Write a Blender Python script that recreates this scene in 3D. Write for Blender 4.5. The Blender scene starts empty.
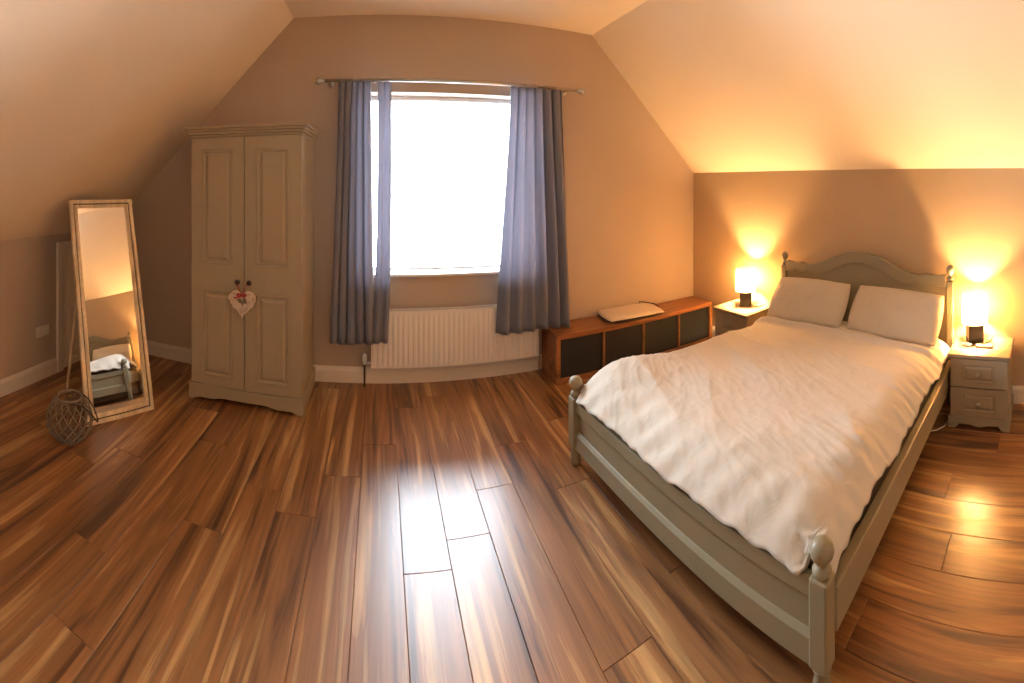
import bpy, math, random
from mathutils import Vector, Matrix, noise

# ------------------------------------------------------------------ camera, world, lights, exposure
scn = bpy.context.scene
COL = scn.collection
PI = math.pi
F, CX, CY, EYE = 425.0, 380.4, 183.0, 1.60          # stitched phone panorama: level cylinder, px per radian

cam_d = bpy.data.cameras.new('camera')
cam_d.type = 'PANO'
cam_d.panorama_type = 'CENTRAL_CYLINDRICAL'
cam_d.central_cylindrical_radius = 1.0
cam_d.central_cylindrical_range_u_min = (0 - CX) / F
cam_d.central_cylindrical_range_u_max = (1024 - CX) / F
cam_d.central_cylindrical_range_v_min = (CY - 683) / F
cam_d.central_cylindrical_range_v_max = CY / F
cam_d.clip_start = 0.02
cam = bpy.data.objects.new('camera', cam_d)
COL.objects.link(cam)
cam.location = (0, 0, EYE)
cam.rotation_euler = (PI / 2, 0, 0)
scn.camera = cam

world = bpy.data.worlds.new('overcast_sky')
scn.world = world
world.use_nodes = True
bg = world.node_tree.nodes['Background']
bg.inputs['Color'].default_value = (0.82, 0.90, 1.0, 1)
bg.inputs['Strength'].default_value = 16.0

LAMP_POWER = 45.0
LAMP_COLOR = (1.0, 0.585, 0.245)

vs = scn.view_settings
vs.view_transform = 'Standard'
vs.look = 'None'
vs.exposure = 1.40
vs.gamma = 1.0
vs.use_curve_mapping = False
scn.cycles.use_denoising = True
scn.cycles.max_bounces = 14
scn.cycles.diffuse_bounces = 8
scn.cycles.glossy_bounces = 6
scn.cycles.transmission_bounces = 8
scn.cycles.transparent_max_bounces = 12
scn.cycles.sample_clamp_indirect = 8.0

# window opening (world metres)
WX0, WX1, WZ0, WZ1 = -0.14, 1.27, 0.87, 2.33
YW, XL, XR = 3.41, -2.49, 3.09          # window wall, left knee wall, head wall
YB = -1.3                                # unseen wall behind the viewer, placed close to bounce more light
KL, KR, ZC = 1.165, 1.709, 2.95          # knee-wall heights, flat ceiling

pl = bpy.data.lights.new('window_portal', 'AREA')
pl.shape = 'RECTANGLE'
pl.size = WX1 - WX0
pl.size_y = WZ1 - WZ0
pl.cycles.is_portal = True
po = bpy.data.objects.new('window_portal', pl)
COL.objects.link(po)
po.location = ((WX0 + WX1) / 2, YW + 0.30, (WZ0 + WZ1) / 2)
po.rotation_euler = (-PI / 2, 0, 0)

random.seed(7)

# ------------------------------------------------------------------ mesh helpers
class MB:
    def __init__(s):
        s.v, s.f = [], []
    def add(s, vs_, fs):
        o = len(s.v)
        s.v += [tuple(p) for p in vs_]
        s.f += [tuple(i + o for i in q) for q in fs]
        return s
    def box(s, x0, x1, y0, y1, z0, z1):
        return s.add([(x0, y0, z0), (x1, y0, z0), (x1, y1, z0), (x0, y1, z0), (x0, y0, z1), (x1, y0, z1), (x1, y1, z1), (x0, y1, z1)],
                     [(3, 2, 1, 0), (4, 5, 6, 7), (0, 1, 5, 4), (1, 2, 6, 5), (2, 3, 7, 6), (3, 0, 4, 7)])
    def prism(s, pts, plane, a, b):
        """closed outline pts extruded from a to b along the axis that `plane` lacks"""
        n = len(pts)
        def P(p, t):
            if plane == 'xz': return (p[0], t, p[1])
            if plane == 'yz': return (t, p[0], p[1])
            return (p[0], p[1], t)
        vs_ = [P(p, a) for p in pts] + [P(p, b) for p in pts]
        fs = [tuple(range(n)), tuple(range(2 * n - 1, n - 1, -1))]
        fs += [(i, i + n, (i + 1) % n + n, (i + 1) % n) for i in range(n)]
        return s.add(vs_, fs)
    def strip(s, xs, top, bot, plane, a, b):
        """solid between two curves top/bot sampled on xs, extruded a..b"""
        n = len(xs)
        def P(u, z, t):
            return (u, t, z) if plane == 'xz' else (t, u, z)
        vs_ = []
        for u, zt, zb in zip(xs, top, bot):
            vs_ += [P(u, zb, a), P(u, zt, a), P(u, zt, b), P(u, zb, b)]
        fs = []
        for i in range(n - 1):
            k = 4 * i
            for j in range(4):
                fs.append((k + j, k + (j + 1) % 4, k + 4 + (j + 1) % 4, k + 4 + j))
        fs += [(0, 1, 2, 3), (4 * n - 1, 4 * n - 2, 4 * n - 3, 4 * n - 4)]
        return s.add(vs_, fs)
    def lathe(s, prof, seg=20, c=(0, 0, 0), caps=True):
        """prof: (radius, z)"""
        n = len(prof)
        vs_ = []
        for r, z in prof:
            for k in range(seg):
                a = 2 * PI * k / seg
                vs_.append((c[0] + r * math.cos(a), c[1] + r * math.sin(a), c[2] + z))
        fs = []
        for i in range(n - 1):
            for k in range(seg):
                k2 = (k + 1) % seg
                fs.append((i * seg + k, i * seg + k2, (i + 1) * seg + k2, (i + 1) * seg + k))
        if caps:
            fs += [tuple(range(seg - 1, -1, -1)), tuple((n - 1) * seg + k for k in range(seg))]
        return s.add(vs_, fs)
    def tube(s, path, r, seg=8, closed=False):
        path = [Vector(p) for p in path]
        n = len(path)
        vs_, prev = [], None
        for i, p in enumerate(path):
            if closed: t = path[(i + 1) % n] - path[i - 1]
            else: t = path[min(i + 1, n - 1)] - path[max(i - 1, 0)]
            t.normalize()
            if prev is None:
                u = t.orthogonal().normalized()
            else:
                u = (prev - t * prev.dot(t)).normalized()
            prev = u
            w = t.cross(u)
            rr = r[i] if isinstance(r, (list, tuple)) else r
            for k in range(seg):
                a = 2 * PI * k / seg
                vs_.append(p + (u * math.cos(a) + w * math.sin(a)) * rr)
        fs = []
        for i in range(n if closed else n - 1):
            j = (i + 1) % n
            for k in range(seg):
                k2 = (k + 1) % seg
                fs.append((i * seg + k, i * seg + k2, j * seg + k2, j * seg + k))
        if not closed:
            fs += [tuple(range(seg - 1, -1, -1)), tuple((n - 1) * seg + k for k in range(seg))]
        return s.add(vs_, fs)
    def grid(s, pts, nu, nv):
        fs = [(i * nv + j, (i + 1) * nv + j, (i + 1) * nv + j + 1, i * nv + j + 1) for i in range(nu - 1) for j in range(nv - 1)]
        return s.add(pts, fs)
    def mesh(s, name, mat, smooth=False):
        me = bpy.data.meshes.new(name)
        me.from_pydata(s.v, [], s.f)
        me.materials.append(mat)
        import bmesh
        b = bmesh.new(); b.from_mesh(me)
        bmesh.ops.recalc_face_normals(b, faces=b.faces)
        b.to_mesh(me); b.free()
        if smooth:
            me.polygons.foreach_set('use_smooth', [True] * len(me.polygons))
        me.update()
        return me
    def build(s, name, mat, parent=None, smooth=False, bevel=0, seg=2):
        o = bpy.data.objects.new(name, s.mesh(name, mat, smooth))
        COL.objects.link(o)
        if parent: o.parent = parent
        if bevel:
            m = o.modifiers.new('bevel', 'BEVEL')
            m.width = bevel; m.segments = seg; m.limit_method = 'ANGLE'; m.angle_limit = math.radians(40)
        return o

def tag(o, label=None, cat=None, group=None, kind=None):
    if label: o['label'] = label
    if cat: o['category'] = cat
    if group: o['group'] = group
    if kind: o['kind'] = kind
    return o

def empty(name, loc=(0, 0, 0), rz=0, rx=0):
    o = bpy.data.objects.new(name, None)
    COL.objects.link(o)
    o.location = loc
    o.rotation_euler = (rx, 0, rz)
    o.empty_display_size = 0.1
    return o

def copy_tree(o, parent=None):
    c = o.copy()
    COL.objects.link(c)
    c.parent = parent
    for ch in list(o.children):
        copy_tree(ch, c)
    return c

def smoothstep(a, b, x):
    t = min(1, max(0, (x - a) / (b - a)))
    return t * t * (3 - 2 * t)

# ------------------------------------------------------------------ materials
def new_mat(name):
    m = bpy.data.materials.new(name)
    m.use_nodes = True
    nt = m.node_tree
    return m, nt, nt.nodes, nt.links, nt.nodes['Principled BSDF']

def mat_paint(name, col, rough=0.6, var=0.06, scale=6, bump=0.05, bscale=180, spec=0.4):
    m, nt, N, L, P = new_mat(name)
    tc = N.new('ShaderNodeTexCoord')
    n1 = N.new('ShaderNodeTexNoise'); n1.inputs['Scale'].default_value = scale; n1.inputs['Detail'].default_value = 4
    L.new(tc.outputs['Object'], n1.inputs['Vector'])
    mx = N.new('ShaderNodeMix'); mx.data_type = 'RGBA'
    mx.inputs['A'].default_value = (*[c * (1 - var) for c in col], 1)
    mx.inputs['B'].default_value = (*[min(1, c * (1 + var)) for c in col], 1)
    L.new(n1.outputs['Fac'], mx.inputs['Factor'])
    L.new(mx.outputs['Result'], P.inputs['Base Color'])
    P.inputs['Roughness'].default_value = rough
    P.inputs['Specular IOR Level'].default_value = spec
    n2 = N.new('ShaderNodeTexNoise'); n2.inputs['Scale'].default_value = bscale; n2.inputs['Detail'].default_value = 3
    L.new(tc.outputs['Object'], n2.inputs['Vector'])
    b = N.new('ShaderNodeBump'); b.inputs['Strength'].default_value = bump; b.inputs['Distance'].default_value = 0.004
    L.new(n2.outputs['Fac'], b.inputs['Height'])
    L.new(b.outputs['Normal'], P.inputs['Normal'])
    return m

def mat_wood(name, dark, mid, light, axis='y', rough=0.4, per_object=True, s=1.0, coat=0.0):
    m, nt, N, L, P = new_mat(name)
    tc = N.new('ShaderNodeTexCoord')
    vec = tc.outputs['Object']
    if per_object:
        oi = N.new('ShaderNodeObjectInfo')
        ml = N.new('ShaderNodeMath'); ml.operation = 'MULTIPLY'; ml.inputs[1].default_value = 57.0
        L.new(oi.outputs['Random'], ml.inputs[0])
        ad = N.new('ShaderNodeVectorMath'); ad.operation = 'ADD'
        L.new(vec, ad.inputs[0]); L.new(ml.outputs[0], ad.inputs[1])
        vec = ad.outputs[0]
    mp = N.new('ShaderNodeMapping')
    sc = {'x': (0.8, 6, 6), 'y': (12, 0.62, 6), 'z': (6, 6, 0.8)}[axis]
    mp.inputs['Scale'].default_value = [a * s for a in sc]
    L.new(vec, mp.inputs['Vector'])
    n1 = N.new('ShaderNodeTexNoise'); n1.inputs['Scale'].default_value = 1.15; n1.inputs['Detail'].default_value = 5
    n1.inputs['Roughness'].default_value = 0.55; n1.inputs['Distortion'].default_value = 0.7
    L.new(mp.outputs[0], n1.inputs['Vector'])
    r1 = N.new('ShaderNodeValToRGB')
    e = r1.color_ramp.elements
    e[0].position = 0.36; e[0].color = (*dark, 1)
    e[1].position = 0.67; e[1].color = (*light, 1)
    k = e.new(0.565); k.color = (*[a * 1.12 for a in mid], 1)
    k = e.new(0.45); k.color = (*mid, 1)
    k = e.new(0.585); k.color = (*[0.55 * a + 0.45 * b for a, b in zip(mid, light)], 1)
    L.new(n1.outputs['Fac'], r1.inputs['Fac'])
    # rings / cathedral lines
    wv = N.new('ShaderNodeTexNoise'); wv.inputs['Scale'].default_value = 0.55; wv.inputs['Detail'].default_value = 1
    wv.inputs['Distortion'].default_value = 0.6
    L.new(mp.outputs[0], wv.inputs['Vector'])
    mm = N.new('ShaderNodeMath'); mm.operation = 'MULTIPLY'; mm.inputs[1].default_value = 46
    L.new(wv.outputs['Fac'], mm.inputs[0])
    sn = N.new('ShaderNodeMath'); sn.operation = 'SINE'
    L.new(mm.outputs[0], sn.inputs[0])
    mr = N.new('ShaderNodeMapRange'); mr.inputs['From Min'].default_value = -1; mr.inputs['From Max'].default_value = 1
    mr.inputs['To Min'].default_value = 0.78; mr.inputs['To Max'].default_value = 1.08
    L.new(sn.outputs[0], mr.inputs['Value'])
    # fine grain
    mp2 = N.new('ShaderNodeMapping')
    sc2 = {'x': (6, 160, 160), 'y': (160, 6, 160), 'z': (160, 160, 6)}[axis]
    mp2.inputs['Scale'].default_value = sc2
    L.new(vec, mp2.inputs['Vector'])
    n2 = N.new('ShaderNodeTexNoise'); n2.inputs['Scale'].default_value = 1.0; n2.inputs['Detail'].default_value = 3
    L.new(mp2.outputs[0], n2.inputs['Vector'])
    mr2 = N.new('ShaderNodeMapRange'); mr2.inputs['From Min'].default_value = 0.3; mr2.inputs['From Max'].default_value = 0.7
    mr2.inputs['To Min'].default_value = 0.85; mr2.inputs['To Max'].default_value = 1.1
    L.new(n2.outputs['Fac'], mr2.inputs['Value'])
    ma = N.new('ShaderNodeMath'); ma.operation = 'MULTIPLY'
    L.new(mr.outputs[0], ma.inputs[0]); L.new(mr2.outputs[0], ma.inputs[1])
    last = ma.outputs[0]
    if per_object:
        mr3 = N.new('ShaderNodeMapRange'); mr3.inputs['To Min'].default_value = 0.92; mr3.inputs['To Max'].default_value = 1.08
        L.new(oi.outputs['Random'], mr3.inputs['Value'])
        mb = N.new('ShaderNodeMath'); mb.operation = 'MULTIPLY'
        L.new(last, mb.inputs[0]); L.new(mr3.outputs[0], mb.inputs[1])
        last = mb.outputs[0]
    vm = N.new('ShaderNodeVectorMath'); vm.operation = 'SCALE'
    L.new(r1.outputs['Color'], vm.inputs[0]); L.new(last, vm.inputs['Scale'])
    L.new(vm.outputs[0], P.inputs['Base Color'])
    P.inputs['Roughness'].default_value = rough
    P.inputs['Coat Weight'].default_value = coat
    P.inputs['Coat Roughness'].default_value = 0.12
    b = N.new('ShaderNodeBump'); b.inputs['Strength'].default_value = 0.04; b.inputs['Distance'].default_value = 0.002
    L.new(n2.outputs['Fac'], b.inputs['Height']); L.new(b.outputs['Normal'], P.inputs['Normal'])
    return m

def mat_fabric(name, col, rough=0.9, weave=900, bump=0.15, trans=0.0, tcol=None, wr=0.0, thin=0.0):
    m, nt, N, L, P = new_mat(name)
    tc = N.new('ShaderNodeTexCoord')
    n1 = N.new('ShaderNodeTexNoise'); n1.inputs['Scale'].default_value = 9; n1.inputs['Detail'].default_value = 5
    L.new(tc.outputs['Object'], n1.inputs['Vector'])
    mx = N.new('ShaderNodeMix'); mx.data_type = 'RGBA'
    mx.inputs['A'].default_value = (*[c * 0.94 for c in col], 1)
    mx.inputs['B'].default_value = (*[min(1, c * 1.05) for c in col], 1)
    L.new(n1.outputs['Fac'], mx.inputs['Factor'])
    L.new(mx.outputs['Result'], P.inputs['Base Color'])
    P.inputs['Roughness'].default_value = rough
    P.inputs['Specular IOR Level'].default_value = 0.15
    P.inputs['Sheen Weight'].default_value = 0.1
    n2 = N.new('ShaderNodeTexNoise'); n2.inputs['Scale'].default_value = weave; n2.inputs['Detail'].default_value = 1
    L.new(tc.outputs['Object'], n2.inputs['Vector'])
    b = N.new('ShaderNodeBump'); b.inputs['Strength'].default_value = bump; b.inputs['Distance'].default_value = 0.001
    L.new(n2.outputs['Fac'], b.inputs['Height'])
    last = b
    if wr:
        n3 = N.new('ShaderNodeTexNoise'); n3.inputs['Scale'].default_value = 11; n3.inputs['Detail'].default_value = 6
        n3.inputs['Distortion'].default_value = 1.2
        L.new(tc.outputs['Object'], n3.inputs['Vector'])
        b2 = N.new('ShaderNodeBump'); b2.inputs['Strength'].default_value = wr; b2.inputs['Distance'].default_value = 0.02
        L.new(n3.outputs['Fac'], b2.inputs['Height'])
        L.new(b.outputs['Normal'], b2.inputs['Normal'])
        last = b2
    L.new(last.outputs['Normal'], P.inputs['Normal'])
    if trans:
        t = N.new('ShaderNodeBsdfTranslucent')
        t.inputs['Color'].default_value = (*(tcol or col), 1)
        ms = N.new('ShaderNodeMixShader'); ms.inputs['Fac'].default_value = trans
        L.new(P.outputs[0], ms.inputs[1]); L.new(t.outputs[0], ms.inputs[2])
        out = ms
        if thin:             # open weave lets some light straight through
            tp = N.new('ShaderNodeBsdfTransparent'); tp.inputs['Color'].default_value = (1.0, 0.93, 0.80, 1)
            out = N.new('ShaderNodeMixShader'); out.inputs['Fac'].default_value = thin
            L.new(ms.outputs[0], out.inputs[1]); L.new(tp.outputs[0], out.inputs[2])
        L.new(out.outputs[0], N['Material Output'].inputs['Surface'])
    return m

def mat_plain(name, col, rough=0.5, metal=0.0, spec=0.5):
    m, nt, N, L, P = new_mat(name)
    tc = N.new('ShaderNodeTexCoord')
    n1 = N.new('ShaderNodeTexNoise'); n1.inputs['Scale'].default_value = 30; n1.inputs['Detail'].default_value = 3
    L.new(tc.outputs['Object'], n1.inputs['Vector'])
    mr = N.new('ShaderNodeMapRange'); mr.inputs['To Min'].default_value = max(0.0, rough - 0.05); mr.inputs['To Max'].default_value = min(1, rough + 0.05)
    L.new(n1.outputs['Fac'], mr.inputs['Value'])
    L.new(mr.outputs[0], P.inputs['Roughness'])
    P.inputs['Base Color'].default_value = (*col, 1)
    P.inputs['Metallic'].default_value = metal
    P.inputs['Specular IOR Level'].default_value = spec
    return m

M_WALL = mat_paint('cream_wall_paint', (0.46, 0.36, 0.275), 0.85, 0.03, 2.5, 0.10, 140, 0.2)
M_HEAD = mat_paint('tan_feature_wall_paint', (0.50, 0.355, 0.21), 0.85, 0.03, 2.5, 0.10, 140, 0.2)
M_CEIL = mat_paint('off_white_ceiling_paint', (0.82, 0.69, 0.52), 0.88, 0.03, 2.5, 0.14, 120, 0.2)
M_TRIM = mat_paint('cream_gloss_trim_paint', (0.68, 0.60, 0.50), 0.38, 0.02, 3, 0.01, 60)
M_PLANK = mat_wood('laminate_plank_wood', (0.100, 0.038, 0.014), (0.265, 0.115, 0.039), (0.53, 0.305, 0.118), 'y', 0.31, True, 1.0)
M_PLANK.node_tree.nodes['Principled BSDF'].inputs['Specular IOR Level'].default_value = 0.85
M_SUB = mat_paint('dark_underlay', (0.03, 0.015, 0.008), 0.9)
M_SAGE = mat_paint('greige_furniture_paint', (0.34, 0.275, 0.18), 0.45, 0.05, 8, 0.04, 90)
M_BED = mat_paint('sage_grey_bed_paint', (0.25, 0.21, 0.128), 0.42, 0.05, 8, 0.04, 90)
M_TOP = mat_wood('pale_table_top_wood', (0.27, 0.20, 0.115), (0.32, 0.24, 0.145), (0.37, 0.29, 0.18), 'x', 0.35, False)
M_BENCH = mat_wood('orange_brown_bench_wood', (0.16, 0.058, 0.020), (0.26, 0.10, 0.036), (0.34, 0.15, 0.058), 'x', 0.4, False)
M_BLACK = mat_plain('black_bin_panel', (0.012, 0.013, 0.017), 0.55)
M_DUVET = mat_fabric('white_cotton_bedding', (0.55, 0.495, 0.415), 0.9, 700, 0.12, wr=0.20)
M_PILLOW = mat_fabric('white_pillow_cotton', (0.50, 0.435, 0.335), 0.9, 700, 0.12, wr=0.10)
M_MATT = mat_fabric('grey_brown_mattress_cover', (0.16, 0.12, 0.09), 0.95, 500)
M_CURT = mat_fabric('slate_grey_curtain_cloth', (0.27, 0.27, 0.32), 0.85, 600, 0.1, trans=0.40, tcol=(0.40, 0.395, 0.45))
M_CUSH = mat_fabric('beige_cushion_cloth', (0.62, 0.50, 0.37), 0.95, 400, 0.25)
M_CUSHD = mat_fabric('dark_brown_cushion_trim', (0.05, 0.032, 0.022), 0.9, 400)
M_RAD = mat_plain('white_radiator_enamel', (0.74, 0.69, 0.63), 0.4)
M_UPVC = mat_plain('white_window_plastic', (0.85, 0.85, 0.85), 0.35)
M_STEEL = mat_plain('brushed_steel', (0.55, 0.53, 0.50), 0.35, 1.0)
M_DKMET = mat_plain('dark_bronze_metal', (0.05, 0.03, 0.025), 0.4, 0.4)
M_MFRAME = mat_wood('pale_gilt_mirror_wood', (0.62, 0.47, 0.28), (0.72, 0.57, 0.37), (0.80, 0.66, 0.45), 'z', 0.4, False)
M_MGROOVE = mat_plain('dark_mirror_frame_groove', (0.07, 0.045, 0.025), 0.6)
M_MIRROR = mat_plain('mirror_silvering', (0.93, 0.93, 0.92), 0.0, 1.0)
M_MIRROR.node_tree.nodes['Principled BSDF'].inputs['Roughness'].default_value = 0.0
for l_ in list(M_MIRROR.node_tree.links):
    if l_.to_socket.name == 'Roughness': M_MIRROR.node_tree.links.remove(l_)
M_WICK = mat_paint('grey_brown_willow', (0.22, 0.17, 0.125), 0.8, 0.25, 40, 0.2, 200)
M_WICKW = mat_paint('whitewashed_willow', (0.66, 0.54, 0.43), 0.85, 0.22, 60, 0.2, 220)
M_RED = mat_fabric('red_ribbon_cloth', (0.42, 0.035, 0.05), 0.8)
M_LBASE = mat_wood('dark_walnut_lamp_wood', (0.008, 0.004, 0.002), (0.016, 0.008, 0.004), (0.026, 0.014, 0.007), 'z', 0.35, False)
M_WHITEP = mat_plain('white_plastic', (0.75, 0.72, 0.66), 0.4)
M_BLKP = mat_plain('black_plastic', (0.02, 0.02, 0.02), 0.4)
M_PHONE = mat_plain('brown_grey_plastic', (0.22, 0.17, 0.13), 0.35)
M_SHADE = mat_fabric('cream_lamp_shade_cloth', (0.80, 0.72, 0.58), 0.9, 600, 0.1, trans=0.85, tcol=(0.97, 0.90, 0.76), thin=0.28)

def mat_glass():
    m, nt, N, L, P = new_mat('clear_window_glass')
    N.remove(P)
    tr = N.new('ShaderNodeBsdfTransparent'); tr.inputs['Color'].default_value = (0.97, 0.98, 0.98, 1)
    gl = N.new('ShaderNodeBsdfGlossy'); gl.inputs['Roughness'].default_value = 0.02
    fr = N.new('ShaderNodeFresnel'); fr.inputs['IOR'].default_value = 1.45
    ms = N.new('ShaderNodeMixShader')
    L.new(fr.outputs[0], ms.inputs['Fac']); L.new(tr.outputs[0], ms.inputs[1]); L.new(gl.outputs[0], ms.inputs[2])
    L.new(ms.outputs[0], N['Material Output'].inputs['Surface'])
    return m
M_GLASS = mat_glass()

# ------------------------------------------------------------------ the room
def struct(o):
    o['kind'] = 'structure'
    return o

T = 0.12
# floor: dark underlay slab with each laminate plank as its own piece
floor = struct(MB().box(XL - T, XR + T, YB - T, YW + 0.25, -0.10, -0.008).build('floor', M_SUB))
PW, PLN = 0.200, 1.285
joint = {0: 2.60, -1: 2.31, -2: 2.01, -3: 2.15, -4: 1.81, -5: 2.42, -6: 1.47, -7: 2.09, 1: 3.02, 2: 1.88, 3: 2.157, 4: 2.49, 9: 0.437, 13: 0.302}
k0 = math.floor((XL + 0.105) / PW)
k1 = math.floor((XR + 0.105) / PW)
for k in range(k0, k1 + 1):
    x0 = max(XL, -0.105 + k * PW); x1 = min(XR, -0.105 + (k + 1) * PW)
    if x1 - x0 < 0.01: continue
    j = joint.get(k, 0.3 + ((k * 0.47) % 1.0) * PLN)
    ys = [YB]
    y = j - PLN * math.ceil((j - YB) / PLN)
    while y < YW:
        if y > YB + 0.05: ys.append(y)
        y += PLN
    ys.append(YW)
    for a, b in zip(ys[:-1], ys[1:]):
        if b - a < 0.02: continue
        g = 0.0008
        cx, cy = (x0 + x1) / 2, (a + b) / 2
        hx, hy = (x1 - x0) / 2 - g, (b - a) / 2 - g
        c = 0.0016
        mb = MB()
        mb.add([(-hx, -hy, -0.008), (hx, -hy, -0.008), (hx, hy, -0.008), (-hx, hy, -0.008),
                (-hx, -hy, -c), (hx, -hy, -c), (hx, hy, -c), (-hx, hy, -c),
                (-hx + c, -hy + c, 0), (hx - c, -hy + c, 0), (hx - c, hy - c, 0), (-hx + c, hy - c, 0)],
               [(3, 2, 1, 0), (8, 9, 10, 11)] + [(i, (i + 1) % 4, (i + 1) % 4 + 4, i + 4) for i in range(4)] +
               [(i + 4, (i + 1) % 4 + 4, (i + 1) % 4 + 8, i + 8) for i in range(4)])
        p = mb.build('plank', M_PLANK, floor)
        p.location = (cx, cy, 0)

# window wall with its opening and a deep reveal
D = 0.26
w = MB()
w.box(XL - T, WX0, YW, YW + D, -0.1, ZC + T)
w.box(WX1, XR + T, YW, YW + D, -0.1, ZC + T)
w.box(WX0, WX1, YW, YW + D, -0.1, WZ0)
w.box(WX0, WX1, YW, YW + D, WZ1, ZC + T)
struct(w.build('wall_back', M_WALL))
struct(MB().box(XL - T, XL, YB, YW, -0.1, KL + 0.10).build('wall_left', M_WALL))
struct(MB().box(XR, XR + T, YB, YW, -0.1, KR + 0.10).build('wall_right', M_HEAD))
struct(MB().box(XL - T, XR + T, YB - T, YB, -0.1, ZC + T).build('wall_front', M_CEIL))  # out of view; pale paint chosen to bounce light into the room
# 45 degree slopes and the flat strip of ceiling between them
xl2, xr2 = XL + (ZC - KL), XR - (ZC - KR)
struct(MB().prism([(XL - 0.0, KL), (xl2, ZC), (xl2, ZC + T), (XL - 0.0, KL + 0.17)], 'xz', YB, YW).build('ceiling_left', M_CEIL))
struct(MB().prism([(XR, KR), (xr2, ZC), (xr2, ZC + T), (XR, KR + 0.17)], 'xz', YB, YW).build('ceiling_right', M_CEIL))
struct(MB().box(xl2, xr2, YB, YW, ZC, ZC + T).build('ceiling', M_CEIL))

# skirting boards with a moulded top edge
def skirting(name, a, b, side):
    h = 0.125
    prof = [(0, 0), (0.018, 0), (0.018, h - 0.03), (0.012, h - 0.012), (0.006, h), (0, h)]
    if side == 'back': pts = [(YW - u, z) for u, z in prof]; o = MB().prism(pts, 'yz', a, b)
    if side == 'left': pts = [(XL + u, z) for u, z in prof]; o = MB().prism(pts, 'xz', a, b)
    if side == 'right': pts = [(XR - u, z) for u, z in prof]; o = MB().prism(pts, 'xz', a, b)
    return struct(o.build(name, M_TRIM))
DY0, DY1 = 2.60, 3.28                      # eaves door architrave
skirting('baseboard_back', XL + 0.018, XR - 0.018, 'back')
bl = skirting('baseboard_left', YB, DY0, 'left')
skirting('baseboard_right', YB, YW, 'right')

# small eaves door in the knee wall: architrave, panelled door, knob
dz = 1.10
d = struct(MB().box(XL, XL + 0.012, DY0 + 0.07, DY1 - 0.07, 0.01, dz - 0.07).build('door_1', M_TRIM))
fr = MB()
fr.box(XL, XL + 0.028, DY0, DY0 + 0.07, 0, dz)
fr.box(XL, XL + 0.028, DY1 - 0.07, DY1, 0, dz)
fr.box(XL, XL + 0.028, DY0 + 0.07, DY1 - 0.07, dz - 0.07, dz)
fr.build('door_frame', M_TRIM, d, bevel=0.006)
pn = MB()
for z0, z1 in ((0.14, 0.50), (0.58, 0.96)):
    pn = MB().box(XL + 0.012, XL + 0.018, DY0 + 0.15, DY1 - 0.15, z0, z1)
    pn.build('door_panel', M_TRIM, d, bevel=0.005)

# window: plastic frame, pane, handle, sill
win = struct(MB().box(WX0, WX1, YW + 0.20, YW + 0.202, WZ0, WZ1).build('window_1', M_GLASS))
fr = MB()
fw = 0.035
fr.box(WX0, WX0 + fw, YW + 0.17, YW + 0.24, WZ0, WZ1)
fr.box(WX1 - fw, WX1, YW + 0.17, YW + 0.24, WZ0, WZ1)
fr.box(WX0 + fw, WX1 - fw, YW + 0.17, YW + 0.24, WZ0, WZ0 + 0.014)
fr.box(WX0 + fw, WX1 - fw, YW + 0.17, YW + 0.24, WZ1 - fw, WZ1)
fr.build('window_frame', M_UPVC, win, bevel=0.006)
MB().box(WX0 - 0.03, WX1 + 0.03, YW - 0.035, YW + 0.17, WZ0 - 0.022, WZ0 + 0.001).build('window_sill', M_TRIM, win, bevel=0.006)

# ------------------------------------------------------------------ wardrobe
wr = empty('wardrobe', (-0.953, 2.872, 0))
tag(wr, 'tall greige painted wardrobe with two panelled doors, left of the window', 'wardrobe')
WW, WD = 0.415, 0.515          # half width, depth (front face at local y = 0)
body = MB()
body.box(-WW, WW, 0.02, WD, 0.05, 1.94)
body.build('cabinet_body', M_SAGE, wr, bevel=0.004)
# plinth: scalloped front apron plus straight side pieces
n = 41
xs = [-0.430 + 0.860 * i / (n - 1) for i in range(n)]
def apron(x, h0, w):
    u = abs(x) / w
    return h0 * (smoothstep(1.0, 0.86, u) * 0.55 + smoothstep(0.62, 0.40, u) * 0.45 - 0.25 * math.exp(-((u - 0.68) / 0.07) ** 2) * 0)
pf = MB().strip(xs, [0.118] * n, [apron(x, 0.042, 0.43 * 0.92) for x in xs], 'xz', -0.014, 0.016)
pf.build('plinth_front', M_SAGE, wr, bevel=0.003)
for s in (-1, 1):
    MB().box(s * 0.430 - (0.022 if s > 0 else 0), s * 0.430 + (0.022 if s < 0 else 0), 0.016, WD, 0, 0.118).build('plinth_side', M_SAGE, wr, bevel=0.003)
# cornice: stepped moulding
co = MB()
for z0, z1, ov in ((1.935, 1.955, 0.010), (1.955, 1.975, 0.024), (1.975, 1.992, 0.036), (1.992, 2.012, 0.046)):
    co.box(-WW - ov, WW + ov, -ov, WD, z0, z1)
co.build('cornice', M_SAGE, wr, bevel=0.006)
def raised_panel(mb, x0, x1, z0, z1, y, k=1.0):
    """moulded groove then a raised field; front faces -y"""
    def ring(i, dy):
        i *= k; dy *= k
        return [(x0 + i, y + dy, z0 + i), (x1 - i, y + dy, z0 + i), (x1 - i, y + dy, z1 - i), (x0 + i, y + dy, z1 - i)]
    rs = [ring(0, 0), ring(0.004, -0.005), ring(0.016, -0.004), ring(0.022, 0.006), ring(0.030, 0.006), ring(0.050, -0.003)]
    vs_ = sum(rs, [])
    fs = []
    for k_ in range(len(rs) - 1):
        for i in range(4):
            fs.append((k_ * 4 + i, k_ * 4 + (i + 1) % 4, (k_ + 1) * 4 + (i + 1) % 4, (k_ + 1) * 4 + i))
    b = (len(rs) - 1) * 4
    fs.append((b, b + 1, b + 2, b + 3))
    mb.add(vs_, fs)
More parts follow.
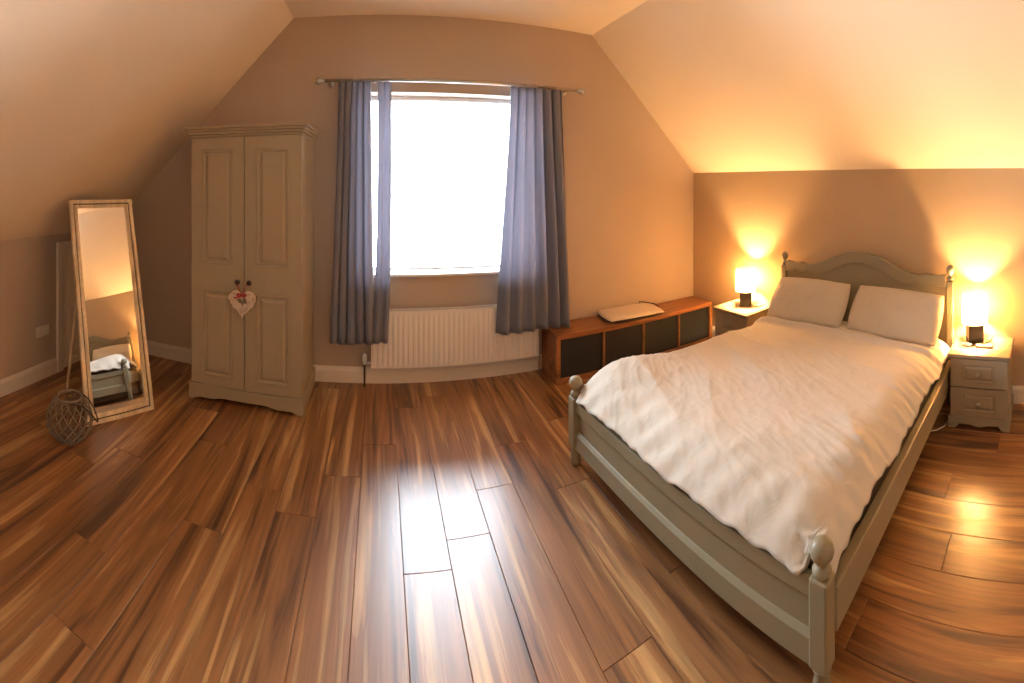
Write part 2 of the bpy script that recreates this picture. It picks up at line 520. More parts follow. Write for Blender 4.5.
def frame_slab(x0, x1, y0, y1, z0, z1, holes):
    """door slab of stiles and rails around rectangular holes stacked in z"""
    mb = MB()
    hx0, hx1 = holes[0][0], holes[0][1]
    mb.box(x0, hx0, y0, y1, z0, z1); mb.box(hx1, x1, y0, y1, z0, z1)
    zz = z0
    for h in holes:
        mb.box(hx0, hx1, y0, y1, zz, h[2]); zz = h[3]
    mb.box(hx0, hx1, y0, y1, zz, z1)
    return mb
knob_me = None
for s in (-1, 1):
    x0, x1 = (-WW + 0.002, -0.003) if s < 0 else (0.003, WW - 0.002)
    hx0, hx1 = x0 + 0.085, x1 - 0.085
    holes = [(hx0, hx1, 0.185, 0.815), (hx0, hx1, 1.010, 1.845)]
    dr = frame_slab(x0, x1, -0.002, 0.020, 0.122, 1.932, holes).build('door', M_SAGE, wr)
    for h in holes:
        q = MB(); raised_panel(q, *h, 0.001)
        q.build('panel', M_SAGE, dr)
    kx = -0.043 if s < 0 else 0.043
    prof = [(0.008, 0), (0.008, 0.010), (0.015, 0.016), (0.019, 0.024), (0.016, 0.032), (0.006, 0.036)]
    q = MB().lathe(prof, 14)
    q.v = [(kx + a, -0.002 - c, 0.895 + b) for a, b, c in q.v]
    q.build('knob', M_DKMET, dr, smooth=True)

# heart of whitewashed willow hung from the knobs
ht = empty('heart_wreath', (-0.953 - 0.005, 2.845, 0.745))
tag(ht, 'whitewashed woven willow heart with red ribbon hanging on the wardrobe doors', 'ornament')
def heart(t, k=1.0):
    x = 16 * math.sin(t) ** 3
    z = 13 * math.cos(t) - 5 * math.cos(2 * t) - 2 * math.cos(3 * t) - math.cos(4 * t)
    return x / 16 * 0.092 * k, (z + 2.2) / 16 * 0.098 * k
random.seed(3)
tw = []
for i in range(24):
    ph, fq = random.uniform(0, 6.28), random.choice((5, 7, 9, 11))
    am = random.uniform(0.015, 0.045); kb = 0.40 + 0.64 * i / 23
    path = []
    for q in range(72):
        t = 2 * PI * q / 72
        x, z = heart(t, kb + am * math.sin(fq * t + ph))
        path.append((x, 0.012 * math.sin((fq + 2) * t + ph * 2), z + 0.022 * (1 - kb)))
    MB().tube(path, 0.0046, 5, True).build('twig', M_WICKW, ht, smooth=True)
MB().tube([(0.038, -0.020, 0.150), (0.020, -0.02, 0.10), (0.004, -0.015, 0.058), (-0.016, -0.02, 0.10), (-0.035, -0.020, 0.150)], 0.003, 6).build('hanging_cord', M_RED, ht)
bow = MB()
for s in (-1, 1):
    path = [(0, -0.022, 0.064), (s * 0.012, -0.026, 0.074), (s * 0.028, -0.022, 0.074), (s * 0.034, -0.02, 0.066), (s * 0.018, -0.026, 0.060), (0, -0.022, 0.062)]
    bow.tube(path, [0.004, 0.006, 0.007, 0.006, 0.005, 0.004], 6)
bow.tube([(-0.002, -0.026, 0.062), (-0.03, -0.03, 0.052), (-0.056, -0.02, 0.044)], [0.005, 0.006, 0.005], 6)
bow.build('ribbon_bow', M_RED, ht, smooth=True)

# ------------------------------------------------------------------ free-standing mirror
BL = Vector((-1.782, 2.152, 0)); BR = Vector((-1.530, 2.593, 0))
mid = (BL + BR) / 2
ang = math.atan2((BR - BL).y, (BR - BL).x)      # local x runs along the foot of the mirror
mr_ = empty('standing_mirror', (mid.x, mid.y, 0), ang)
tag(mr_, 'tall cream framed standing mirror leaning back on its strut in the left corner', 'mirror')
LEN, HW = 1.515, 0.254
tilt = math.atan2(0.362, 1.471)
R = Matrix.Rotation(-tilt, 4, 'X')               # top leans to local +y (away from the viewer)
def leaned(mb):
    mb.v = [tuple(R @ Vector(p)) for p in mb.v]
    return mb
def picture_frame(o, wdt, y0, y1):
    mb = MB()
    x, z0, z1 = HW - o, o, LEN - o
    a = [(-x, z0), (x, z0), (x, z1), (-x, z1)]
    b = [(-x + wdt, z0 + wdt), (x - wdt, z0 + wdt), (x - wdt, z1 - wdt), (-x + wdt, z1 - wdt)]
    vs_ = [(p[0], y0, p[1]) for p in a] + [(p[0], y0, p[1]) for p in b] + [(p[0], y1, p[1]) for p in a] + [(p[0], y1, p[1]) for p in b]
    fs = []
    for i in range(4):
        j = (i + 1) % 4
        fs += [(i, j, j + 4, i + 4), (i + 8, i + 12, j + 12, j + 8), (i, i + 8, j + 8, j), (i + 4, j + 4, j + 12, i + 12)]
    return mb.add(vs_, fs)
leaned(picture_frame(0, 0.026, -0.012, 0.024)).build('outer_frame', M_MFRAME, mr_, bevel=0.004)
leaned(picture_frame(0.026, 0.008, 0.000, 0.022)).build('groove', M_MGROOVE, mr_)
leaned(picture_frame(0.034, 0.026, -0.006, 0.022)).build('inner_frame', M_MFRAME, mr_, bevel=0.004)
leaned(MB().box(-HW + 0.058, HW - 0.058, 0.006, 0.010, 0.058, LEN - 0.058)).build('mirror_glass', M_MIRROR, mr_)
leaned(MB().box(-HW + 0.01, HW - 0.01, 0.022, 0.027, 0.01, LEN - 0.01)).build('back_board', M_MGROOVE, mr_)
hinge = R @ Vector((0, 0.03, 1.12))
st = MB()
for s in (-1, 1):
    st.tube([(s * 0.17, hinge.y, hinge.z), (s * 0.225, 0.50, 0.012)], 0.012, 6)
st.tube([(-0.212, 0.449, 0.28), (0.212, 0.449, 0.28)], 0.009, 6)
st.build('rear_strut', M_MFRAME, mr_)

# ------------------------------------------------------------------ woven lantern basket in front of the mirror
ln = empty('willow_lantern', (-1.785, 1.985, 0))
tag(ln, 'round grey willow lattice lantern with wire handle on the floor by the mirror', 'lantern')
def lr(z):      # radius of the lattice body at height z
    t = z / 0.262
    return 0.074 + 0.068 * math.sin(PI * min(1, max(0, t)) ** 0.92) ** 0.8
for dirn in (-1, 1):
    for k in range(14):
        path = []
        for q in range(17):
            t = q / 16
            a = 2 * PI * k / 14 + dirn * t * 1.5
            r = lr(0.262 * t) + 0.004 * dirn
            path.append((r * math.cos(a), r * math.sin(a), 0.006 + 0.256 * t))
        MB().tube(path, 0.0042, 5).build('willow_cane', M_WICK, ln, smooth=True)
def ring(r, z, th, name):
    MB().tube([(r * math.cos(2 * PI * i / 32), r * math.sin(2 * PI * i / 32), z) for i in range(32)], th, 6, True).build(name, M_WICK, ln, smooth=True)
ring(0.078, 0.264, 0.008, 'rim'); ring(0.074, 0.254, 0.006, 'rim'); ring(0.078, 0.007, 0.007, 'base_ring')
MB().lathe([(0.072, 0.004), (0.072, 0.010)], 24).build('base_plate', M_WICK, ln)
hp = []
for q in range(21):     # bail handle dropped over to the mirror side
    t = q / 20 * PI
    along = 0.080 * math.cos(t)
    out = 0.172 * math.sin(t) ** 0.8
    hp.append((0.02 + out * 0.80 + along * 0.60, out * 0.60 - along * 0.80 - 0.01, 0.258 - 0.155 * math.sin(t) ** 2.2 + 0.015 * math.sin(t)))
MB().tube(hp, 0.0042, 6).build('handle', M_DKMET, ln, smooth=True)

# ------------------------------------------------------------------ wall socket on the knee wall
sk = MB().box(XL + 0.0005, XL + 0.012, 2.365, 2.511, 0.345, 0.431).build('wall_socket', M_TRIM, bevel=0.003)
tag(sk, 'cream double socket plate low on the left wall beside the small door', 'socket')
for s in (-1, 1):
    q = MB().box(XL + 0.012, XL + 0.016, 2.438 + s * 0.04 - 0.008, 2.438 + s * 0.04 + 0.008, 0.405, 0.421)
    q.build('switch', M_TRIM, sk)

# ------------------------------------------------------------------ radiator
rd = empty('radiator', (0.61, YW, 0))
tag(rd, 'white ribbed panel radiator below the window between the curtains', 'radiator')
n = 34 * 8 + 1
xs = [-0.68 + 1.36 * i / (n - 1) for i in range(n)]
def corr(x):
    u = ((x + 0.68) / 0.04) % 1.0
    return 0.007 * smoothstep(0.12, 0.30, u) * smoothstep(0.88, 0.70, u)
fp = MB()
zz = [0.155, 0.175, 0.195, 0.545, 0.565, 0.585]
pts = []
for x in xs:
    for z in zz:
        kz = smoothstep(0.160, 0.196, z) * smoothstep(0.580, 0.544, z)
        pts.append((x, -0.100 - corr(x) * kz, z))
fp.grid(pts, len(xs), len(zz))
fp.box(-0.68, 0.68, -0.099, -0.085, 0.155, 0.585)
fp.build('front_panel', M_RAD, rd, smooth=True)
MB().box(-0.68, 0.68, -0.045, -0.035, 0.155, 0.585).build('rear_panel', M_RAD, rd)
tg = MB()
tg.box(-0.684, 0.684, -0.104, -0.094, 0.583, 0.602); tg.box(-0.684, 0.684, -0.042, -0.033, 0.583, 0.602)
for i in range(69):
    x = -0.68 + 1.36 * i / 68
    tg.box(x - 0.003, x + 0.003, -0.094, -0.042, 0.592, 0.600)
tg.build('top_grille', M_RAD, rd)
for s in (-1, 1):
    MB().box(s * 0.68 - 0.003, s * 0.68 + 0.003, -0.104, -0.033, 0.158, 0.600).build('side_panel', M_RAD, rd)
    MB().box(s * 0.5 - 0.02, s * 0.5 + 0.02, -0.036, -0.001, 0.20, 0.50).build('wall_bracket', M_STEEL, rd)
v = MB().lathe([(0.012, 0.0), (0.012, 0.02), (0.019, 0.024), (0.021, 0.05), (0.019, 0.078), (0.012, 0.084)], 14, (-0.735, -0.07, 0.175)).build('valve', M_WHITEP, rd, smooth=True)
MB().tube([(-0.735, -0.07, 0.185), (-0.682, -0.07, 0.185)], 0.010, 8).build('valve_tail', M_STEEL, v)
MB().tube([(-0.735, -0.07, 0.0), (-0.735, -0.07, 0.178)], 0.0075, 8).build('pipe', M_DKMET, rd, smooth=True)
MB().tube([(0.70, -0.07, 0.0), (0.70, -0.07, 0.185), (0.682, -0.07, 0.185)], 0.0075, 8).build('pipe', M_STEEL, rd, smooth=True)

# ------------------------------------------------------------------ curtain pole and curtains
PZ, PY = 2.400, 3.300
cp = empty('curtain_pole', (0.585, PY, PZ))
tag(cp, 'brushed metal curtain pole above the window', 'curtain pole')
q = MB(); q.tube([(-1.02, 0, 0), (1.06, 0, 0)], 0.013, 12); q.build('pole', M_STEEL, cp, smooth=True)
for s, ex in ((-1, -1.02), (1, 1.06)):
    q = MB().lathe([(0.015, 0), (0.015, 0.02), (0.026, 0.03), (0.030, 0.05), (0.022, 0.07), (0.004, 0.078)], 14)
    q.v = [(ex + s * c, b, a) for a, b, c in q.v]
    q.build('finial', M_STEEL, cp, smooth=True)
    q = MB(); q.tube([(s * 0.98, 0, 0), (s * 0.98, YW - PY - 0.004, 0)], 0.009, 8)
    q.tube([(s * 0.98, YW - PY - 0.012, 0), (s * 0.98, YW - PY - 0.001, 0)], 0.028, 14); q.build('bracket', M_STEEL, cp, smooth=True)

def drape(x0t, x1t, x0b, x1b, zb, zt, folds, amp, ph, yb=0.0, ex=1.25):
    nu, nv = folds * 14 + 1, 40
    pts = []
    for i in range(nu):
        u = i / (nu - 1)
        for j in range(nv):
            v = j / (nv - 1)
            z = zt + (zb - zt) * v
            e = v ** ex
            a, b = x0t + (x0b - x0t) * e, x1t + (x1b - x1t) * e
            uu = u + 0.018 * math.sin(5 * u + 3 * v + ph)
            x = a + (b - a) * uu
            am = amp * (0.75 + 0.45 * v) * (0.8 + 0.35 * math.sin(7.3 * u + ph))
            w_ = math.sin(2 * PI * folds * u + ph + 0.7 * math.sin(2.2 * v + ph))
            y = am * (w_ + 0.25 * math.sin(4 * PI * folds * u + 2 * ph)) + yb * v
            x += 0.35 * am * math.cos(2 * PI * folds * u + ph)
            pts.append((x, y, z + 0.006 * math.sin(9 * u + ph) * v))
    return MB().grid(pts, nu, nv)
def curtain(name, label, panels):
    e = empty(name, (0, PY - 0.02, 0))
    tag(e, label, 'curtain', 'pair of window curtains')
    for p in panels:
        o = drape(*p).build('curtain_panel', M_CURT, e, smooth=True)
        m = o.modifiers.new('thick', 'SOLIDIFY'); m.thickness = 0.0025
    for k in range(5):
        xk = panels[0][0] + (panels[-1][1] - panels[0][0]) * (k + 0.5) / 5
        r_ = MB().tube([(xk, 0.02 + 0.020 * math.cos(2 * PI * i / 18), PZ + 0.020 * math.sin(2 * PI * i / 18)) for i in range(18)], 0.0035, 6, True)
        r_.build('curtain_ring', M_STEEL, e, smooth=True)
    return e
curtain('curtain', 'slate grey curtain drawn to the left side of the window, next to the wardrobe',
        [(-0.335, -0.078, -0.395, -0.070, 0.372, PZ - 0.018, 5, 0.026, 0.4, -0.04),
         (-0.018, 0.085, -0.070, 0.058, 0.378, PZ - 0.018, 2, 0.014, 1.7, -0.035, 4.0)])
curtain('curtain', 'slate grey curtain drawn to the right side of the window, beside the bench',
        [(1.040, 1.490, 0.925, 1.565, 0.402, PZ - 0.018, 6, 0.030, 2.1, -0.045)])

# ------------------------------------------------------------------ low storage bench along the window wall
BX0, BX1, BY0, BY1, BH = 1.350, 3.045, 3.070, 3.385, 0.392
bn = empty('storage_bench', ((BX0 + BX1) / 2, BY0, 0))
tag(bn, 'long low orange-brown wooden bench with four dark bays under the window wall', 'bench')
bw, bd = (BX1 - BX0) / 2, BY1 - BY0
MB().box(-bw, bw, 0, bd, BH - 0.038, BH).build('bench_top', M_BENCH, bn, bevel=0.003)
MB().box(-bw, bw, 0.004, bd, 0.0, 0.038).build('bottom_board', M_BENCH, bn, bevel=0.003)
for s in (-1, 1):
    a = -bw if s < 0 else bw - 0.038
    MB().box(a, a + 0.038, 0.002, bd, 0.038, BH - 0.038).build('side_board', M_BENCH, bn, bevel=0.003)
bay = (2 * bw - 2 * 0.038 - 3 * 0.018) / 4
for i in range(4):
    a = -bw + 0.038 + i * (bay + 0.018)
    MB().box(a + 0.002, a + bay - 0.002, 0.020, bd - 0.02, 0.040, BH - 0.041).build('bin_front', M_BLACK, bn, bevel=0.004)
    if i < 3:
        MB().box(a + bay, a + bay + 0.018, 0.003, bd, 0.038, BH - 0.038).build('divider', M_BENCH, bn, bevel=0.002)

def pillow_mesh(hx, hy, th, flange=0.0, n=28, seed=0, pw=0.42, wr_=0.006):
    """soft pillow in local xy, thickness along z"""
    pts_t, pts_b = [], []
    for i in range(n):
        for j in range(n):
            u = -1 + 2 * i / (n - 1); v = -1 + 2 * j / (n - 1)
            x = hx * u * (1 - 0.05 * v * v); y = hy * v * (1 - 0.06 * u * u)
            fu = max(0.0, 1 - abs(u) ** 2.6); fv = max(0.0, 1 - abs(v) ** 2.6)
            h = th * (fu * fv) ** pw
            w_ = wr_ * 0.8 * noise.noise(Vector((x * 6 + seed, y * 6, seed))) + 0.5 * wr_ * noise.noise(Vector((x * 24, y * 24 + seed, 3)))
            edge = (fu * fv) ** 0.3
            pts_t.append((x, y, h + w_ * edge * 2)); pts_b.append((x, y, -h * 0.8 - 0.001))
    mb = MB().grid(pts_t, n, n)
    mb.grid(pts_b, n, n)
    m_ = len(pts_t)
    rim = [i * n for i in range(n)] + [(n - 1) * n + j for j in range(1, n)] + [i * n + n - 1 for i in range(n - 2, -1, -1)] + [j for j in range(n - 2, 0, -1)]
    for a, b in zip(rim, rim[1:] + rim[:1]):
        mb.f.append((a, b, b + m_, a + m_))
    return mb
cu = empty('seat_cushion', (2.155, 3.225, BH + 0.0285), math.radians(-4))
tag(cu, 'flat beige seat cushion with dark edge lying on the wooden bench', 'cushion')
pillow_mesh(0.290, 0.152, 0.034, pw=0.25, seed=4).build('cushion_pad', M_CUSH, cu, smooth=True)
pp = []
for i in range(60):
    t = 2 * PI * i / 60
    c_, s_ = math.cos(t), math.sin(t)
    px_ = 0.287 * math.copysign(abs(c_) ** 0.28, c_); py_ = 0.152 * math.copysign(abs(s_) ** 0.28, s_)
    pp.append((px_ * (1 - 0.05 * (py_ / 0.15) ** 2), py_ * (1 - 0.06 * (px_ / 0.285) ** 2), -0.010))
MB().tube(pp, 0.009, 6, True).build('dark_piping', M_CUSHD, cu, smooth=True)
for sx in (0.20,):
    MB().tube([(sx - 0.03, 0.145, 0.0), (sx - 0.02, 0.150, 0.035), (sx + 0.02, 0.140, 0.030), (sx + 0.10, 0.06, 0.018), (sx + 0.12, 0.0, -0.01)], 0.005, 6).build('tie', M_CUSHD, cu, smooth=True)

# ------------------------------------------------------------------ bed
HX, FX = 3.000, 1.105
YA, YC = 0.690, 2.150            # near and far post lines
bed = empty('bed_frame', ((HX + FX) / 2, (YA + YC) / 2, 0))
tag(bed, 'sage grey painted double bed frame with arched headboard and ball finials', 'bed')
bx, by = (HX + FX) / 2, (YA + YC) / 2
def warp(x, y):          # the old frame has racked slightly: near foot post pushed in, far one out
    t = (HX - x) / (HX - FX)
    s_ = (y - by) / ((YC - YA) / 2)
    return x - 0.030 * s_ * t, y + (0.022 * t - 0.012 * (1 - t)) * s_
def loc(mb):
    o = []
    for a, b, c in mb.v:
        a, b = warp(a, b)
        o.append((a - bx, b - by, c))
    mb.v = o
    return mb
def post(x, y, base, top):
    q = MB()
    h = 0.031 if top < 0.5 else 0.026
    k = 1.0 if top < 0.5 else 0.78
    q.box(x - h, x + h, y - h, y + h, base, top)
    p = loc(q).build('post', M_BED, bed, bevel=0.007)
    q = MB().lathe([(0.021, 0), (0.030, 0.010), (0.030, 0.022), (0.018, 0.030), (0.015, 0.040), (0.024, 0.047), (0.034, 0.060), (0.038, 0.076), (0.035, 0.093), (0.024, 0.108), (0.006, 0.115)], 18)
    q.v = [(x + a * k, y + b * k, top + c) for a, b, c in q.v]
    loc(q).build('finial', M_BED, p, smooth=True)
    q = MB().lathe([(0.020, 0), (0.026, 0.015), (0.028, 0.05), (0.022, 0.085), (0.030, 0.100), (0.030, base)], 16, (x, y, 0))
    loc(q).build('foot', M_BED, p, smooth=True)
for y in (YA, YC):
    post(FX, y, 0.11, 0.385)
    post(HX, y, 0.11, 0.892)
# headboard: shaped top rail in front of a plain panel
n = 73
ys = [YA + 0.031 + (YC - YA - 0.062) * i / (n - 1) for i in range(n)]
yc = (YA + YC) / 2; hw = (YC - YA) / 2 - 0.031
def top_edge(y):
    u = abs(y - yc) / hw
    z = 0.925 + 0.133 * smoothstep(0.70, 0.06, u) + 0.010 * math.exp(-((u - 0.80) / 0.05) ** 2) + 0.010 * smoothstep(0.86, 1.0, u)
    return z
def low_edge(y):
    u = abs(y - yc) / hw
    return 0.850 + 0.130 * smoothstep(0.60, 0.04, u) + 0.030 * math.exp(-((u - 0.66) / 0.045) ** 2) + 0.022 * math.exp(-((u - 0.84) / 0.04) ** 2)
loc(MB().strip(ys, [top_edge(y) for y in ys], [low_edge(y) for y in ys], 'yz', HX - 0.028, HX + 0.022)).build('headboard_rail', M_BED, bed, bevel=0.004)
loc(MB().strip(ys, [low_edge(y) + 0.01 for y in ys], [0.36] * n, 'yz', HX - 0.004, HX + 0.014)).build('headboard_panel', M_BED, bed)
loc(MB().box(HX - 0.02, HX + 0.02, YA + 0.031, YC - 0.031, 0.24, 0.36)).build('headboard_lower_rail', M_BED, bed, bevel=0.004)
# footboard
loc(MB().box(FX - 0.016, FX + 0.016, YA + 0.031, YC - 0.031, 0.310, 0.372)).build('footboard_top_rail', M_BED, bed, bevel=0.006)
loc(MB().box(FX - 0.004, FX + 0.012, YA + 0.031, YC - 0.031, 0.195, 0.312)).build('footboard_panel', M_BED, bed)
loc(MB().prism([(FX - 0.020, 0.105), (FX + 0.016, 0.105), (FX + 0.016, 0.206), (FX - 0.006, 0.206), (FX - 0.020, 0.188)], 'xz', YA + 0.031, YC - 0.031)).build('footboard_lower_rail', M_BED, bed, bevel=0.004)
# side rails
for y in (YA, YC):
    s = -1 if y == YA else 1
    y0 = y + s * 0.036; y1 = y - s * 0.004
    loc(MB().box(FX + 0.031, HX - 0.031, min(y0, y1), max(y0, y1), 0.195, 0.335)).build('side_rail', M_BED, bed, bevel=0.005)
for i in range(12):
    x = FX + 0.12 + i * 0.15
    loc(MB().box(x, x + 0.07, YA + 0.004, YC - 0.004, 0.205, 0.222)).build('slat', M_BED, bed)

mt_ = MB().box(FX + 0.035, HX - 0.035, YA + 0.030, YC - 0.030, 0.224, 0.440)
mt_.v = [(*warp(a, b), c) for a, b, c in mt_.v]
mt = mt_.build('mattress', M_MATT, bevel=0.03, seg=3)
tag(mt, 'dark mattress showing between the duvet hem and the bed rail', 'mattress')

# duvet: one rumpled sheet of cloth, thick, falling over foot and sides
random.seed(11)
def duvet():
    nx, ny = 210, 170
    X0, X1 = FX - 0.034, 2.900
    Y0, Y1 = YA - 0.028, YC + 0.050
    pts = []
    for i in range(nx):
        u = i / (nx - 1)
        for j in range(ny):
            v = j / (ny - 1)
            hem_r = 0.012 * noise.noise(Vector((u * 7, 1.7, 0))) + 0.007 * noise.noise(Vector((u * 30, 4.1, 0)))
            hem_f = 0.006 * noise.noise(Vector((v * 7, 7.7, 0))) + 0.005 * noise.noise(Vector((v * 34, 2.2, 0)))
            yy = Y0 + (Y1 - Y0) * v
            pin = max(smoothstep(0.062, 0.040, abs(yy - YA)), smoothstep(0.062, 0.040, abs(yy - YC)), smoothstep(0.0, 0.01, YA - yy), smoothstep(0.0, 0.01, yy - YC))
            x = X0 + (X1 - X0) * u + (hem_f + 0.074 * pin) * (1 - u) ** 3
            y = Y0 + (Y1 - Y0) * v + hem_r * (1 - v) ** 3 + (hem_r * 0.6) * v ** 3
            top = 0.500 + 0.020 * math.sin(PI * v) + 0.018 * math.sin(PI * u)
            # falls at the edges
            df = max(0.0, 0.26 - (x - X0)) / 0.26
            dr = max(0.0, 0.20 - (y - Y0)) / 0.20
            dl = max(0.0, 0.17 - (Y1 - y)) / 0.17
            fall = 0.135 * df ** 2.2 + 0.095 * dr ** 2.4 + 0.105 * dl ** 2.4
            z = top - min(fall, 0.150)
            z += 0.050 * math.exp(-((x - 1.33) / 0.26) ** 2 - ((y - 2.02) / 0.24) ** 2)
            # turned-back band below the pillows
            xb = x - 0.018 * math.sin(4 * y) - 0.012 * noise.noise(Vector((y * 6, 3.0, 1.0)))
            z += 0.034 * math.exp(-((xb - 2.615) / 0.026) ** 2) + 0.008 * smoothstep(2.60, 2.64, xb)
            # broad swells, drawn folds running across, small creases
            a = Vector((x * 1.6, y * 1.6, 0.3)); sw = noise.noise(a) * 0.022
            dgl = x * 0.80 - y * 0.45
            al = x * 0.45 + y * 0.80
            f1 = noise.noise(Vector((dgl * 5.0, al * 1.3, 2.0)))
            f2 = noise.noise(Vector((dgl * 13.0, al * 2.6, 5.0)))
            f3 = noise.noise(Vector((x * 22.0, y * 16.0, 8.0)))
            m1 = 0.5 + 0.9 * noise.noise(Vector((x * 2.3, y * 2.3, 11.0)))
            m1 = max(0.0, m1)
            rid = (1 - abs(f1) * 2.2); rid = max(rid, -0.5)
            rid2 = max(1 - abs(f2) * 2.4, -0.5)
            edge = 1 + 0.6 * df + 0.6 * dr
            z += sw + 0.012 * rid * edge * (0.4 + m1) + 0.0045 * rid2 * edge * m1 + 0.001 * f3
            f4 = noise.noise(Vector((dgl * 24.0 + 1.5 * f1, al * 6.0, 9.0)))
            z += 0.0045 * max(0.0, 1 - abs(f4) * 5.0) * m1 * edge
            # pucker pleats on the hanging hem
            z += 0.010 * df * math.sin(al * 55 + 3 * f1) * (0.4 + 0.6 * f2) + 0.008 * dr * math.sin(x * 60 + 3 * f2)
            # keep above mattress and rails
            inside = (FX + 0.03 < x < HX and YA + 0.02 < y < YC - 0.02)
            z = max(z, 0.452 if inside else (0.386 if x < FX + 0.035 else 0.36))
            pts.append((*warp(x, y), z))
    return MB().grid(pts, nx, ny)
dv = duvet().build('duvet', M_DUVET, smooth=True)
m = dv.modifiers.new('thick', 'SOLIDIFY'); m.thickness = 0.012; m.offset = -1
tag(dv, 'rumpled white duvet spread over the bed, hanging over the foot rail', 'duvet')

# pillows against the headboard
def pillow(cy_, lab, seed, tw_=0.0, lean=52, cx_=2.83, cz=0.668):
    o = pillow_mesh(0.345, 0.188, 0.064, n=34, seed=seed, pw=0.36, wr_=0.008).build('pillow', M_PILLOW, smooth=True)
    # local x -> world -y, local y -> up the headboard
    o.rotation_euler = (math.radians(lean), math.radians(tw_), -PI / 2)
    o.location = (cx_, cy_, cz)
    tag(o, lab, 'pillow', 'pillows against the headboard')
    return o
pillow(1.795, 'white pillow propped on the far side of the bed, nearest the window wall', 2.0, -1.5)
pillow(1.065, 'white pillow propped on the near side of the bed, closest to the right lamp', 13.0, 2.0)

# ------------------------------------------------------------------ bedside tables
def bedside(lab):
    e = empty('bedside_table', (0, 0, 0), -PI / 2)       # local front faces -y, then turned to face the foot of the bed
    tag(e, lab, 'bedside table', 'matching bedside tables')
    W, Dp = 0.190, 0.335
    MB().box(-W, W, 0.012, Dp, 0.03, 0.462).build('cabinet_body', M_SAGE, e, bevel=0.003)
    MB().box(-W - 0.016, W + 0.016, -0.022, Dp + 0.006, 0.462, 0.486).build('table_top', M_TOP, e, bevel=0.007, seg=3)
    n_ = 41
    xx = [-0.202 + 0.404 * i / (n_ - 1) for i in range(n_)]
    bot = []
    for x in xx:
        u = abs(x) / 0.202
        bot.append(0.032 * smoothstep(0.80, 0.60, u) - 0.014 * smoothstep(0.35, 0.0, u))
    MB().strip(xx, [0.075] * n_, bot, 'xz', -0.010, 0.014).build('plinth_front', M_SAGE, e, bevel=0.002)
    for s in (-1, 1):
        a = -0.202 if s < 0 else 0.186
        MB().box(a, a + 0.016, 0.014, Dp, 0, 0.075).build('plinth_side', M_SAGE, e, bevel=0.002)
    for z0, z1 in ((0.080, 0.262), (0.270, 0.452)):
        hx = 0.108
        hole = [(-hx, hx, z0 + 0.032, z1 - 0.032)]
        dwr = frame_slab(-W + 0.004, W - 0.004, -0.004, 0.014, z0, z1, hole).build('drawer', M_SAGE, e)
        q = MB(); raised_panel(q, *hole[0], -0.001, 0.55); q.build('panel', M_SAGE, dwr)
        q = MB().lathe([(0.008, 0), (0.008, 0.010), (0.016, 0.015), (0.020, 0.023), (0.017, 0.031), (0.005, 0.035)], 14)
        zc = (z0 + z1) / 2
        q.v = [(a, -0.004 - c, zc + b) for a, b, c in q.v]
        q.build('knob', M_SAGE, dwr, smooth=True)
    return e
bt = bedside('greige two-drawer bedside table in the corner beside the wooden bench')
bt.location = (2.722, 2.520, 0)
b2 = copy_tree(bt)
b2['label'] = 'greige two-drawer bedside table on the near right side of the bed'
b2.location = (2.722, 0.448, 0)
TZ = 0.4862

# ------------------------------------------------------------------ bedside lamps
def lamp(loc_, rz, lab, cord):
    e = empty('table_lamp', loc_, rz)
    tag(e, lab, 'lamp', 'matching bedside lamps')
    MB().box(-0.053, 0.053, -0.053, 0.053, 0, 0.128).build('base', M_LBASE, e, bevel=0.004)
    MB().lathe([(0.012, 0.128), (0.012, 0.150), (0.018, 0.152), (0.018, 0.185), (0.010, 0.187)], 14).build('bulb_holder', M_WHITEP, e, smooth=True)
    sd = MB().lathe([(0.092, 0.135), (0.086, 0.332), (0.0845, 0.332), (0.0905, 0.135)], 40, caps=False)
    k = len(sd.v) - 40
    sd.f += [(i, (i + 1) % 40, k + (i + 1) % 40, k + i) for i in range(40)]
    s_ = sd.build('shade', M_SHADE, e, smooth=True)
    sp = MB()
    for a in range(3):
        an = 2 * PI * a / 3
        sp.tube([(0.016 * math.cos(an), 0.016 * math.sin(an), 0.178), (0.0885 * math.cos(an), 0.0885 * math.sin(an), 0.178)], 0.0015, 5)
    sp.build('shade_support', M_STEEL, s_)
    ld = bpy.data.lights.new('lamp_bulb', 'POINT')
    ld.energy = LAMP_POWER; ld.color = LAMP_COLOR; ld.shadow_soft_size = 0.024
    lo = bpy.data.objects.new('bulb_light', ld); COL.objects.link(lo)
    lo.parent = e; lo.location = (0, 0, 0.225)
    inv = Matrix.Rotation(-rz, 4, 'Z')
    MB().tube([inv @ (Vector(p) - Vector(loc_)) for p in cord], 0.0035, 6).build('cord', M_BLKP, e, smooth=True)
    return e
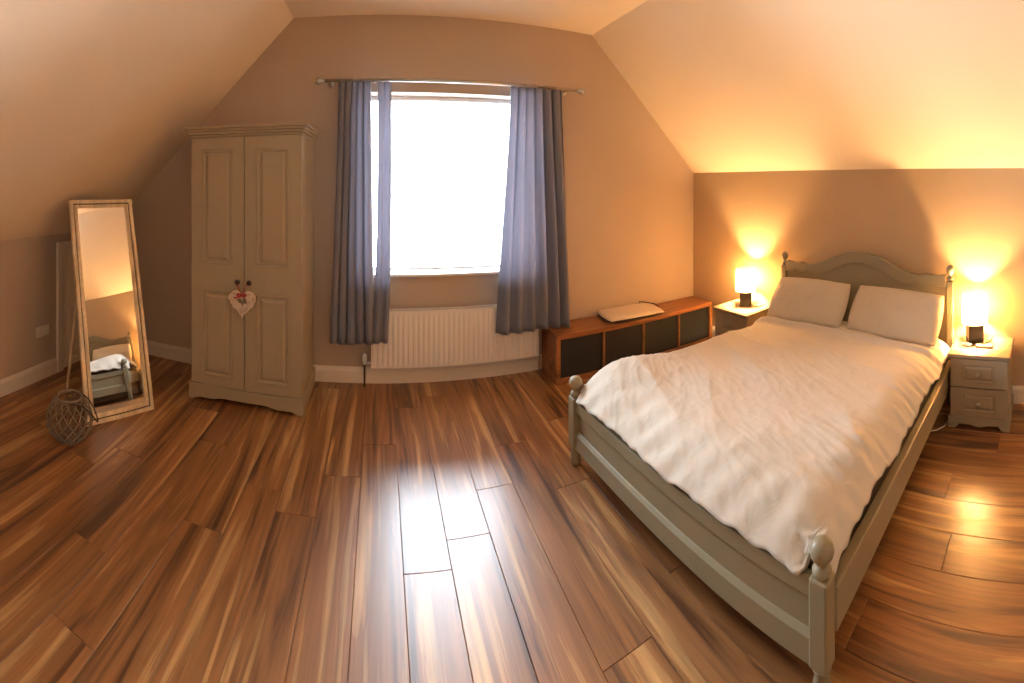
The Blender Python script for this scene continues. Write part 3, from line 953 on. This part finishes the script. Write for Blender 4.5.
L1 = (2.940, 2.535, TZ)
lamp(L1, math.radians(42), 'lit table lamp with dark cube base on the bedside table by the bench',
     [(2.955, 2.485, TZ + 0.012), (2.945, 2.450, TZ + 0.0045), (2.960, 2.41, TZ + 0.0045), (3.01, 2.40, TZ + 0.0045), (3.040, 2.40, TZ + 0.0045)])
L2 = (2.955, 0.515, TZ)
lamp(L2, math.radians(24), 'lit table lamp with dark cube base on the right bedside table',
     [(2.925, 0.462, TZ + 0.012), (2.90, 0.445, TZ + 0.0045), (2.935, 0.41, TZ + 0.0045), (3.00, 0.40, TZ + 0.0045), (3.045, 0.40, TZ + 0.0045)])

# ------------------------------------------------------------------ small things on the right bedside table
def rounded_slab(hx, hy, h, name, mat, parent=None, bev=0.006):
    return MB().box(-hx, hx, -hy, hy, 0, h).build(name, mat, parent, bevel=bev, seg=3)
ec = rounded_slab(0.016, 0.034, 0.018, 'small_case', M_WHITEP, None, 0.007)
ec.location = (2.860, 0.552, TZ); ec.rotation_euler = (0, 0, math.radians(-14))
tag(ec, 'small white oblong case lying in front of the right lamp', 'case')
rc = empty('remote_control', (2.850, 0.430, TZ), math.radians(-4))
tag(rc, 'brown-grey remote with pale tip lying on the right bedside table', 'remote control')
rounded_slab(0.020, 0.058, 0.016, 'remote_body', M_PHONE, rc, 0.005)
q = rounded_slab(0.015, 0.016, 0.004, 'remote_tip', M_WHITEP, rc, 0.0015); q.location = (0.002, -0.036, 0.016)
for i in range(2):
    q = rounded_slab(0.005, 0.006, 0.003, 'button', M_BLKP, rc, 0.001); q.location = (0.002, 0.002 + i * 0.022, 0.016)

cb = MB().tube([(3.04, 0.664, 0.005), (2.85, 0.664, 0.005), (2.76, 0.665, 0.005), (2.71, 0.672, 0.005), (2.65, 0.71, 0.005), (2.61, 0.78, 0.005), (2.60, 0.88, 0.005), (2.62, 1.0, 0.005)], 0.003, 6).build('power_cable', M_WHITEP, smooth=True)
tag(cb, 'thin white cable trailing on the floor between bed and right bedside table', 'cable')
